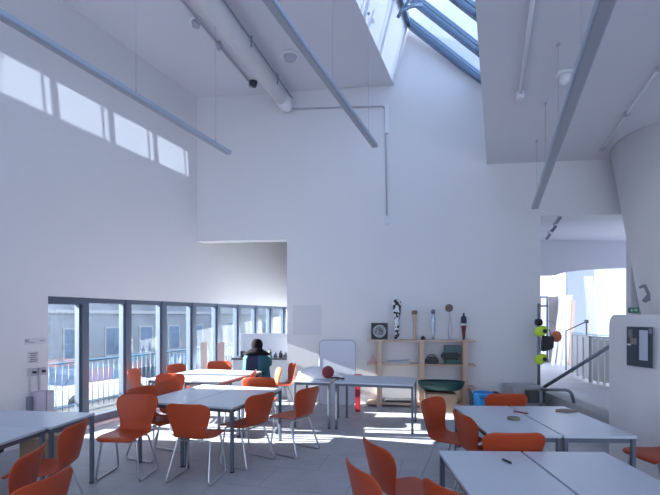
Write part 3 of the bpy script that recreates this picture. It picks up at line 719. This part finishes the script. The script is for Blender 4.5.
# stool under the person
st_ = thing('stool', 'low stool under the seated person', 'stool', (PX, PZ, 0))
bm = B(); lathe(bm, [(.16, .40), (.18, .41), (.18, .435), (.16, .445), (0, .445)], 24); link('seat', bm, ORANGE, st_)
for a in range(4):
    q = a*PI/2+.78; bm = B(); tube(bm, [(.13*math.cos(q), .13*math.sin(q), .41), (.19*math.cos(q), .19*math.sin(q), 0)], .012, 8); link('leg', bm, CHROME, st_)
# planks leaning in front of the window
for i, (pa, pb, lab, col) in enumerate((((208.5, 372, 212, 344), None, 'pale plank leaning in the window, the left one', (.70, .62, .56)), ((216, 372, 216, 345), None, 'pinkish plank leaning in the window, the right one', (.62, .48, .45)))):
    x0_, y0_, x1_, y1_ = pa; Z = 9.55
    k0 = atz(x0_, Z, .0); 
    bm = B(); box(bm, -.075, .075, -.012, .012, 0, 1.17); o = link('plank', bm, mat('plank_%s' % 'ab'[i], col, .6, noise=(4, .1))); o.location = (k0.x+.18*i-.0, Z-.25, 0.01); o.rotation_euler = (-.14, -.10+.02*i, -.2); tag(o, lab, 'plank', 'planks leaning by the windows')

# ------------------------------------------------------------------ wall sockets, box, notices on the left wall
def onleft(Z, h, d=0): return Vector((lw(Z), Z, h))-LN*d
def lz(px): return 2799/(498-px)
LA = math.atan2(1, DX)-PI     # local +X runs towards the camera, +Y out of the wall into the room? (checked in render)
def leftbox(bm, px0, px1, py0, py1, d0, d1):
    za, zb = lz(px0), lz(px1); zm = (za+zb)/2
    h0 = H-(py1-HY)*zm/F; h1 = H-(py0-HY)*zm/F
    a, b = onleft(za, h0, d0), onleft(zb, h0, d0); prism(bm, [a, b, onleft(zb, h0, d1), onleft(za, h0, d1)], (0, 0, h1-h0))
for i, (c0, c1) in enumerate(((33, 39), (43.5, 49))):
    if i == 1: c0, c1 = 38.8, 44
    k = thing('switched_socket', ['grey wall socket with black knob, left of two', 'grey wall socket with black knob, right of two'][i], 'socket', (0, 0, 0), 0, 'sockets on the left wall')
    x0_ = 27.5+9.5*i
    bm = B(); leftbox(bm, x0_, x0_+6.5, 368.5-1.2*i, 376-1.2*i, 0, .05); link('box', bm, GREYP, k)
    bm = B(); leftbox(bm, x0_+2.3, x0_+4.8, 371-1.2*i, 373.2-1.2*i, .05, .08); link('knob', bm, BLACK, k)
    bm = B(); leftbox(bm, x0_+.8, x0_+2, 376-1.2*i, 396-6.5*i, 0, .025); link('conduit', bm, GREYP, k)
k = thing('junction_box', 'pale grey metal junction box low on the left wall', 'box')
bm = B(); leftbox(bm, 30.5, 39.5, 391, 411.5, 0, .12); leftbox(bm, 41, 48, 390, 411.5, 0, .12); link('case', bm, mat('lilac_grey_metal', (.50, .48, .60), .5), k)
bm = B(); leftbox(bm, 39.6, 40.9, 391, 411, .0, .10); link('gap', bm, GREYP, k)
bm = B(); leftbox(bm, 25.8, 29.8, 396.5, 411, 0, .06); o = link('cable_trunking', bm, mat('mid_grey', (.20, .22, .27), .5)); tag(o, 'short dark grey trunking left of the junction box', 'trunking')
k = thing('notice', 'small typed notice on the left wall above the sockets', 'notice')
bm = B(); leftbox(bm, 27.5, 38.5, 351.5, 363, 0, .003); link('sheet', bm, mat('notice_paper', (.62, .62, .68), .8), k)
bm = B()
for r in range(5): leftbox(bm, 29.2+(r % 2)*.8, 37.3-(r % 3)*.7, 352.8+2*r, 353.8+2*r, .003, .0045)
link('text_lines', bm, mat('notice_ink', (.22, .22, .27), .8), k)
k = thing('notice', 'faint grey label strip on the left wall above the notice', 'notice')
bm = B(); leftbox(bm, 24.5, 46, 338, 344, 0, .002); link('sheet', bm, mat('strip_paper', (.64, .64, .69), .8), k)
bm = B(); leftbox(bm, 25, 29, 339.5, 342.5, .002, .0035); leftbox(bm, 29.5, 33.5, 342, 343, .002, .0035); leftbox(bm, 40, 44, 340, 341, .002, .0035); link('marks', bm, mat('faint_ink', (.36, .36, .41), .8), k)
# boxes under the left tables
bm = B(); box(bm, 0, .35, 0, .3, 0, .30); bevel(bm, .005); o = link('wooden_crate', bm, CARD); o.location = (-3.95, 4.40, 0); tag(o, 'brown box on the floor under the left tables', 'box')
bm = B(); box(bm, 0, .32, 0, .3, 0, .36); bevel(bm, .005); o = link('wooden_crate', bm, CARD); o.location = (-3.42, 4.93, 0); tag(o, 'brown box on the floor behind the left tables, by the leg', 'box')
bm = B(); box(bm, 0, .7, 0, .3, 0, .16); bevel(bm, .05); o = link('black_bag', bm, BLACK); o.location = (-4.05, 4.42, .305); tag(o, 'black bag lying on the brown box under the left tables', 'bag')

# ------------------------------------------------------------------ hanging linear lamps
def strip(label, xe, ze, h, z_start, ceil, wd=.095, ht=.07):
    e = Vector((xe, ze, h)); L = (ze-z_start)*math.sqrt(1+DX*DX)
    k = thing('linear_lamp', label, 'lamp', e, math.atan2(-1, -DX), 'long hanging lamps')
    bm = B(); box(bm, 0, L, -wd/2, wd/2, .012, ht); bevel(bm, .008, 1); link('housing', bm, LAMPM, k)
    bm = B(); box(bm, .03, L-.03, -wd/2+.016, wd/2-.016, .004, .016); link('louvre', bm, LAMPD, k)
    bm = B(); box(bm, -.012, 0, -wd/2-.002, wd/2+.002, .008, ht+.004); link('end_cap', bm, GREYP, k)
    n_ = int(L/1.5)
    for i in range(n_+1):
        x = .35+i*(L-.7)/max(n_, 1)
        bm = B(); tube(bm, [(x, 0, ht), (x, 0, ceil-h)], .0028, 5); lathe(bm, [(.012, ht), (.012, ht+.07), (.004, ht+.09)], 8, M=Matrix.Translation((x, 0, 0))); lathe(bm, [(.022, ceil-h-.02), (.022, ceil-h)], 10, M=Matrix.Translation((x, 0, 0)))
        link('hanging_wire', bm, GREYP, k)
strip('hanging linear lamp nearest the windows', -1.66, 7.32, 4.35, .5, CH)
strip('hanging linear lamp in the middle below the high ceiling', .70, 7.02, 4.35, .5, CH)
strip('hanging linear lamp at right below the lower ceiling', 3.54, 7.73, 3.56, .5, CR_, .11)

# duct, conduit, sensors on the left ceiling
k = thing('air_duct', 'thick round white duct under the high ceiling', 'duct')
e = P(287, 106, 8.98); d = Vector((.256, 1, 0)); a0 = e-d*8
bm = B(); tube(bm, [a0, e-d*.35], .135, 24); link('pipe', bm, WALL, k)
bm = B(); tube(bm, [e-d*.35, e-d*.05, e], [.14, .145, .125], 24); link('end_collar', bm, WHITE, k)
bm = B(); tube(bm, [e, e+d*.02], [.09, .08], 20); link('grille', bm, DARK, k)
k = thing('conduit', 'thin dark conduit with brackets running along the white duct', 'conduit')
off = Vector((.13, 0, .12))
bm = B(); tube(bm, [a0+off, e+off-d*.1], .014, 6); link('pipe', bm, mat('mid_grey_pipe', (.30, .33, .39), .5), k)
for t in (.9, 2.0, 3.3):
    p = e-d*t+off
    bm = B(); tube(bm, rounded([p+Vector((.02, 0, .04)), p+Vector((.02, 0, -.14)), p+Vector((-.16, 0, -.14))], .03), .012, 6); link('bracket', bm, mat('mid_grey_pipe', (.30, .33, .39), .5), k)
k = thing('conduit', 'thin white conduit left of the duct on the high ceiling', 'conduit')
e2 = P(250, 86, 8.6); e2.z = 6.19; e2.x = (250-330)*8.55/F
bm = B(); tube(bm, [e2-d*7.5, e2], .02, 6); link('pipe', bm, GREYP, k)
for t in (0, 1.2, 2.4, 3.6): bm = B(); q = e2-d*t; box(bm, q.x-.03, q.x+.03, q.y-.03, q.y+.03, q.z-.08, CH); link('clip', bm, GREYP, k)
def sensor(label, px, py, ceil, r, m, flat=.05):
    Z = (ceil-H)*F/(HY-py); k = thing('ceiling_sensor', label, 'sensor', (*atz(px, Z, 0).xy, ceil))
    bm = B(); lathe(bm, [(r*1.2, 0), (r*1.2, -.02), (r*.9, -.03)], 18); link('base', bm, WHITE, k)
    bm = B(); lathe(bm, [(r*.85, -.03), (r*.7, -flat), (0, -flat*1.2)], 18); link('cover', bm, m, k)
sensor('dark round detector between conduit and duct', 253, 80, CH, .10, DARK, .12)
sensor('flat grey detector right of the duct', 290, 55, CH, .14, GREYP, .08)
sensor('white detector on the lower right ceiling', 565, 73, CR_, .08, WHITE, .12)
sensor('small detector left of the duct top', 196, 20, CH, .08, GREYP, .1)
# right ceiling conduits
k = thing('conduit', 'white pipe ending in a small box on the lower ceiling', 'conduit')
ea = atz(520, (CR_-H)*F/(HY-92), CR_-.03)
Zc = (CR_-H)*F/(HY-2); eb = atz(532, Zc, CR_-.03)
bm = B(); tube(bm, [ea, ea+(eb-ea)*1.6], .022, 8); link('pipe', bm, WHITE, k)
bm = B(); box(bm, ea.x-.04, ea.x+.04, ea.y-.04, ea.y+.04, CR_-.09, CR_); link('end_box', bm, WHITE, k)
k = thing('conduit', 'thin white conduit on the lower ceiling beside the leaning drum', 'conduit')
ea = atz(600, (CR_-H)*F/(HY-150), CR_-.03); eb = atz(660, (CR_-H)*F/(HY-65), CR_-.03)
bm = B(); tube(bm, [ea, ea+(eb-ea)*1.5], .016, 8); link('pipe', bm, WHITE, k)
for t in (.05, .55, 1.0): bm = B(); q = ea+(eb-ea)*t; box(bm, q.x-.03, q.x+.03, q.y-.03, q.y+.03, CR_-.06, CR_); link('clip', bm, GREYP, k)
# conduit on the back wall
k = thing('conduit', 'thin white conduit turning down the back wall', 'conduit')
def onback(px, py, d=.02):
    Z = 8.9
    for _ in range(5): Z = bw((px-330)*Z/F)-d
    return P(px, py, Z)
bm = B(); tube(bm, rounded([onback(290, 109), onback(385, 106), onback(387, 222)], .08), .016, 6); link('pipe', bm, GREYP, k)
bm = B(); q = onback(386.5, 118, .03); box(bm, q.x-.035, q.x+.035, q.y-.03, q.y+.03, q.z-.3, q.z+.25); link('cover', bm, WHITE, k); bm = B(); q = onback(387, 220, .03); box(bm, q.x-.04, q.x+.04, q.y-.03, q.y+.03, q.z-.08, q.z+.08); link('cover', bm, WHITE, k)

# ------------------------------------------------------------------ passage: spots, rails, net wheels, bits
for i, (px, py) in enumerate(((558.5, 220.5), (554, 229), (548.5, 237))):
    Z = (3.64-.12-H)*F/(HY-py); q = P(px, py, Z)
    k = thing('track_spotlight', ['small spotlight on the passage ceiling, nearest', 'small spotlight on the passage ceiling, middle', 'small spotlight on the passage ceiling, farthest'][i], 'spotlight', (q.x, q.y, 3.64), 0, 'spotlights in the passage')
    bm = B(); tube(bm, [(0, 0, 0), (0, 0, -.08)], .02, 8); link('stem', bm, GREYP, k)
    bm = B(); tube(bm, [(.04, 0, -.06), (-.05, 0, -.17)], [.028, .035], 12); link('head', bm, mat('spot_grey', (.25, .26, .32), .5), k)
# post at the wall end with two neon wheels, black bag and orange ball
px_ = 3.97
k = thing('steel_post', 'thin grey post at the free end of the back wall', 'post', (3.83, 8.22, 0))
bm = B(); tube(bm, [(0, 0, 0), (0, 0, 1.95)], .025, 10); link('pole', bm, RAIL, k)
bm = B(); lathe(bm, [(.06, 1.55), (.075, 1.60), (.06, 1.66), (0, 1.67)], 12); link('knob', bm, BLACK, k)
for i, py in enumerate((331, 359)):
    q = P(541, py, 8.02)
    k = thing('neon_roller', ['neon yellow roller on the post, upper one', 'neon yellow roller on the post, lower one'][i], 'roller', q, 0, 'neon yellow rollers')
    Mr = Matrix.Rotation(PI/2, 4, 'X')
    for s in (-1, 1):
        bm = B(); lathe(bm, [(.03, -.04), (.07, -.045), (.088, -.02), (.088, .02), (.07, .045), (.03, .04)], 20, M=Matrix.Translation((s*.03, 0, .01*s)) @ Matrix.Rotation(.3*s, 4, 'Z') @ Mr); link('disc', bm, NEON, k)
    bm = B(); lathe(bm, [(.03, -.07), (.035, .07)], 12, M=Matrix.Translation((.035, -.02, 0)) @ Mr); link('hub', bm, BLACK, k)
    bm = B(); tube(bm, [(0, 0, 0), (0.01, .19, 0)], .02, 8); link('arm', bm, RAIL, k)
k = thing('black_bag', 'black square bag hanging between the neon rollers', 'bag', P(548.5, 352, 8.05))
bm = B(); prism(bm, [(-.09, 0, 0), (.10, 0, .06), (.11, 0, .27), (-.08, 0, .30)], (0, .12, 0)); bevel(bm, .015); link('body', bm, BLACK, k)
bm = B(); tube(bm, rounded([(-.06, .06, .28), (-.04, .06, .42), (.05, .06, .40), (.08, .06, .26)], .03), .008, 6); link('strap', bm, DARK, k)
bm = B(); ball(bm, (0, 0, 0), .10, .9, .9, 1.05); o = link('orange_ball', bm, mat('coral_orange', (.75, .20, .10), .5)); o.location = P(556.5, 336.5, 8.35); 
bm2 = B(); tube(bm2, [(0, 0, .09), (-.05, -.02, .25), (-.21, -.05, .30)], .004, 4); link('string', bm2, DARK, o); tag(o, 'coral orange ball hanging right of the black bag', 'ball')
# handrail on the kerb side, rising to the right
k = thing('handrail', 'grey metal handrail rising diagonally to the right in the passage', 'handrail')
ra, rb = P(541, 389, 8.3), P(612, 345, 7.6)
bm = B(); tube(bm, [ra, rb+(rb-ra)*.3], .032, 10); link('rail', bm, RAIL, k)
bm = B(); tube(bm, [ra, Vector((ra.x, ra.y, .301))], .025, 8); link('post', bm, RAIL, k)
q = P(609.5, 346, 7.62); bm = B(); tube(bm, [Vector((q.x+.15, q.y, q.z+.02)), Vector((q.x+.15, q.y, 0))], .025, 8); link('post', bm, RAIL, k)
k = thing('guard_rail', 'bent grey tube rail standing on the concrete kerb', 'rail')
bm = B(); tube(bm, rounded([P(541, 389.5, 7.7), P(571, 390, 7.3), Vector((P(574, 390, 7.3).x, 7.3, .29))], .10, 6), .026, 10); link('tube', bm, RAIL, k)
bm = B(); q = P(541, 389.5, 7.7); tube(bm, [q, Vector((q.x, q.y, .0))], .026, 10); link('post', bm, RAIL, k)
# glass and metal balustrade round the stairwell
def balus(label, A_, B_, hh, npan, z0=0):
    A_, B_ = Vector(A_), Vector(B_); L = (B_-A_).length; ang = math.atan2(B_.y-A_.y, B_.x-A_.x)
    k = thing('balustrade', label, 'balustrade', (A_.x, A_.y, z0), ang)
    bm = B(); box(bm, 0, L, -.03, .03, hh-.05, hh); link('top_rail', bm, RAIL, k)
    for i in range(npan+1):
        x = i*L/npan; bm = B(); box(bm, x-.02, x+.02, -.03, .03, 0, hh-.05); link('post', bm, mat('light_post', (.38, .41, .44), .5), k)
    for i in range(npan):
        bm = B(); box(bm, i*L/npan+.035, (i+1)*L/npan-.035, -.008, .008, .06, hh-.06); link('panel', bm, mat('grey_mesh_panel', (.42, .45, .48), .5), k)
a_ = P(572.5, 378, 13.5); b_ = P(590, 380, 11.6); c_ = P(625, 388, 10.6)
balus('grey panelled stair balustrade, the end facing left', (a_.x, a_.y), (b_.x, b_.y), 1.20, 3)
balus('grey panelled stair balustrade, the long side facing the room', (b_.x+.04, b_.y-.02), (c_.x, c_.y), 1.20, 5)
bm = B(); prism(bm, [(a_.x-.03, a_.y, 1.22), (b_.x+.03, b_.y-.05, 1.22), (c_.x, c_.y, 1.22), (c_.x+.3, a_.y, 1.22)], (0, 0, .02)); o = link('glass_cover', bm, BGLASS); tag(o, 'pale teal glass sheet on top of the stair balustrade', 'glass')
k = thing('handrail', 'thin dark handrail sloping up behind the stair balustrade', 'handrail')
bm = B(); ra, rb = P(566, 331, 14.2), P(586.5, 321.5, 13.3); tube(bm, [ra, rb], .018, 8); link('rail', bm, DARK, k)
bm = B(); tube(bm, [rb, Vector((rb.x, rb.y, 0))], .02, 8); box(bm, rb.x-.035, rb.x+.035, rb.y-.05, rb.y+.05, rb.z-.05, rb.z+.05); link('post', bm, DARK, k)
bm = B(); tube(bm, [ra, Vector((ra.x, ra.y, 0))], .018, 8); link('post', bm, DARK, k)
# window, door and leaning planks at the far end of the passage
w_ = bpy.data.objects.new('window_%d' % n, None); C.objects.link(w_); w_['kind'] = 'structure'; n += 1
x0_, x1_ = atz(539, 16.5, 0).x, atz(549.3, 16.5, 0).x
bm = B()
for za, zb in ((.0, .08), (2.05, 2.13), (2.38, 2.46)): box(bm, x0_, x1_, 16.55, 16.62, za, zb)
box(bm, x0_, x0_+.1, 16.55, 16.62, .08, 2.4); box(bm, x1_-.06, x1_, 16.55, 16.62, .08, 2.4); struct('frame', bm, FRAME, w_)
bm = B(); box(bm, x0_+.1, x1_-.06, 16.58, 16.59, .08, 2.4); struct('pane', bm, GLASS, w_)
bm = B(); box(bm, x1_+.02, atz(558, 16.5, 0).x, 16.5, 16.58, 0, 2.44); struct('door_1', bm, mat('taupe_door', (.24, .22, .23), .6))
for i, (xa, xb, ya, yb) in enumerate(((551, 560, 345, 300), (556.5, 564.3, 345, 300), (562, 568.2, 345, 300), (569, 572, 345, 300))):
    A_, B_ = P(xa, ya, 15.6), P(xb, yb, 16.3); A_.z = 0
    u_ = (B_-A_); bm = B(); prism(bm, [A_, A_+Vector((.12, 0, 0)), B_+Vector((.12, 0, 0)), B_], (0, .04, 0)); o = link('long_plank', bm, mat('white_plank', (.75, .75, .77), .6) if i < 3 else WOOD)
    tag(o, ['white plank leaning by the far door, leftmost of four', 'white plank leaning by the far door, second of four', 'white plank leaning by the far door, third of four', 'pale wooden plank upright, rightmost of four by the far door'][i], 'plank', 'planks at the end of the passage')
# low clutter beyond the post: two small trolleys of parts
for i, (px, py, hh, m_) in enumerate(((562, 347, .55, GREYP), (567.5, 345, .45, WHITE))):
    q = g(px, py+14, 0); k = thing('trolley', ['low grey trolley far down the passage', 'low white trolley far down the passage'][i], 'trolley', (q[0], q[1], 0))
    bm = B(); box(bm, -.22, .22, -.15, .15, hh-.04, hh); box(bm, -.22, .22, -.15, .15, .1, .14); link('shelves', bm, m_, k)
    for sx in (-.2, .2):
        for sy in (-.13, .13): bm = B(); tube(bm, [(sx, sy, 0), (sx, sy, hh)], .015, 6); link('leg', bm, RAIL, k)

# exit sign, wall bracket and pinboard
def curve_at(px):
    for a, b in zip(CURVE_PATH, CURVE_PATH[1:]):
        pa = 330+F*a.x/a.y; pb = 330+F*b.x/b.y
        if pa <= px <= pb: return a.lerp(b, (px-pa)/(pb-pa))
    return None
qs = curve_at(636.5)
k = thing('exit_sign', 'small green exit sign standing on top of the curved wall', 'sign', (qs.x+.02, qs.y+.07, 1.785))
bm = B(); box(bm, -.055, .055, 0, .02, -.03, .03); bevel(bm, .003, 1); link('plate', bm, mat('sign_green', (.01, .12, .06), .4), k)
bm = B(); box(bm, -.035, -.015, -.002, 0, -.015, .012); prism(bm, [(.0, -.002, -.008), (.02, -.002, -.008), (.02, -.002, -.018), (.042, -.002, 0), (.02, -.002, .018), (.02, -.002, .008), (.0, -.002, .008)], (0, .002, 0)); link('arrow', bm, mat('sign_white', (.25, .45, .36), .5), k)
bm = B(); tube(bm, [(0, .01, -.03), (0, .01, -.049)], .006, 6); link('bracket', bm, GREYP, k)
q = P(645, 294, 6.35)
k = thing('wall_lamp', 'small dark spotlight bracket on the leaning white drum', 'lamp', q)
bm = B(); tube(bm, [(0, .10, .1), (-.02, -.02, .12)], .02, 8); tube(bm, [(-.02, -.02, .12), (.03, -.03, .0), (.03, -.03, -.10)], .022, 8); link('arm', bm, mat('spot_grey', (.25, .26, .32), .5), k)
bm = B(); tube(bm, [(.03, -.03, -.02), (-.04, -.05, -.1)], [.025, .035], 10); link('head', bm, mat('spot_grey', (.25, .26, .32), .5), k)
qa, qb = curve_at(630), curve_at(656)
0 and print('CURVE', qa, qb, [(round(330+F*p.x/p.y), round(p.y, 2)) for p in CURVE_PATH])
if qa and qb:
    ang = math.atan2(qb.y-qa.y, qb.x-qa.x); L = (qb-qa).length; zt = H-(326.5-HY)*qa.y/F; zb = H-(365-HY)*qa.y/F
    k = thing('pinboard', 'dark noticeboard with photos and a white sheet on the curved wall', 'noticeboard', (qa.x, qa.y, zb), ang)
    nn = -.035; hh = zt-zb
    bm = B(); box(bm, 0, L, nn-.012, nn, 0, hh); bevel(bm, .003, 1); link('board', bm, mat('slate_board_dark', (.045, .065, .085), .6), k)
    bm = B(); box(bm, L*.52, L*.84, nn-.015, nn-.0121, hh*.17, hh*.92); link('sheet', bm, mat('lilac_paper', (.52, .55, .66), .7), k)
    bm = B(); box(bm, L*.08, L*.25, nn-.015, nn-.0121, hh*.72, hh*.93); link('photo', bm, mat('photo_a', (.18, .17, .20), .5), k)
    bm = B(); box(bm, L*.16, L*.42, nn-.0152, nn-.0122, hh*.55, hh*.71); link('photo', bm, mat('photo_b', (.24, .20, .22), .5), k)
    bm = B(); box(bm, L*.05, L*.18, nn-.0152, nn-.0122, hh*.52, hh*.56); link('label', bm, PAPER, k)
    bm = B(); box(bm, L*.88, L*.98, nn-.0152, nn-.0122, hh*.84, hh*.97); link('photo', bm, mat('photo_c', (.30, .28, .33), .5), k)

# everything on the shelf stands square to it
for o_ in list(C.objects):
    if o_.parent is None and o_.get('category') and abs(o_.rotation_euler.z) < 1e-6 and o_.name.split('.')[0] in ('square_clock', 'paper_stack', 'paper_roll', 'pink_cone', 'green_tray', 'black_bag', 'green_box', 'board_offcuts', 'green_basin', 'cardboard_box', 'grey_offcut'):
        if o_.location.y > 7.9 and o_.location.x < 2.9: o_.rotation_euler.z = SA
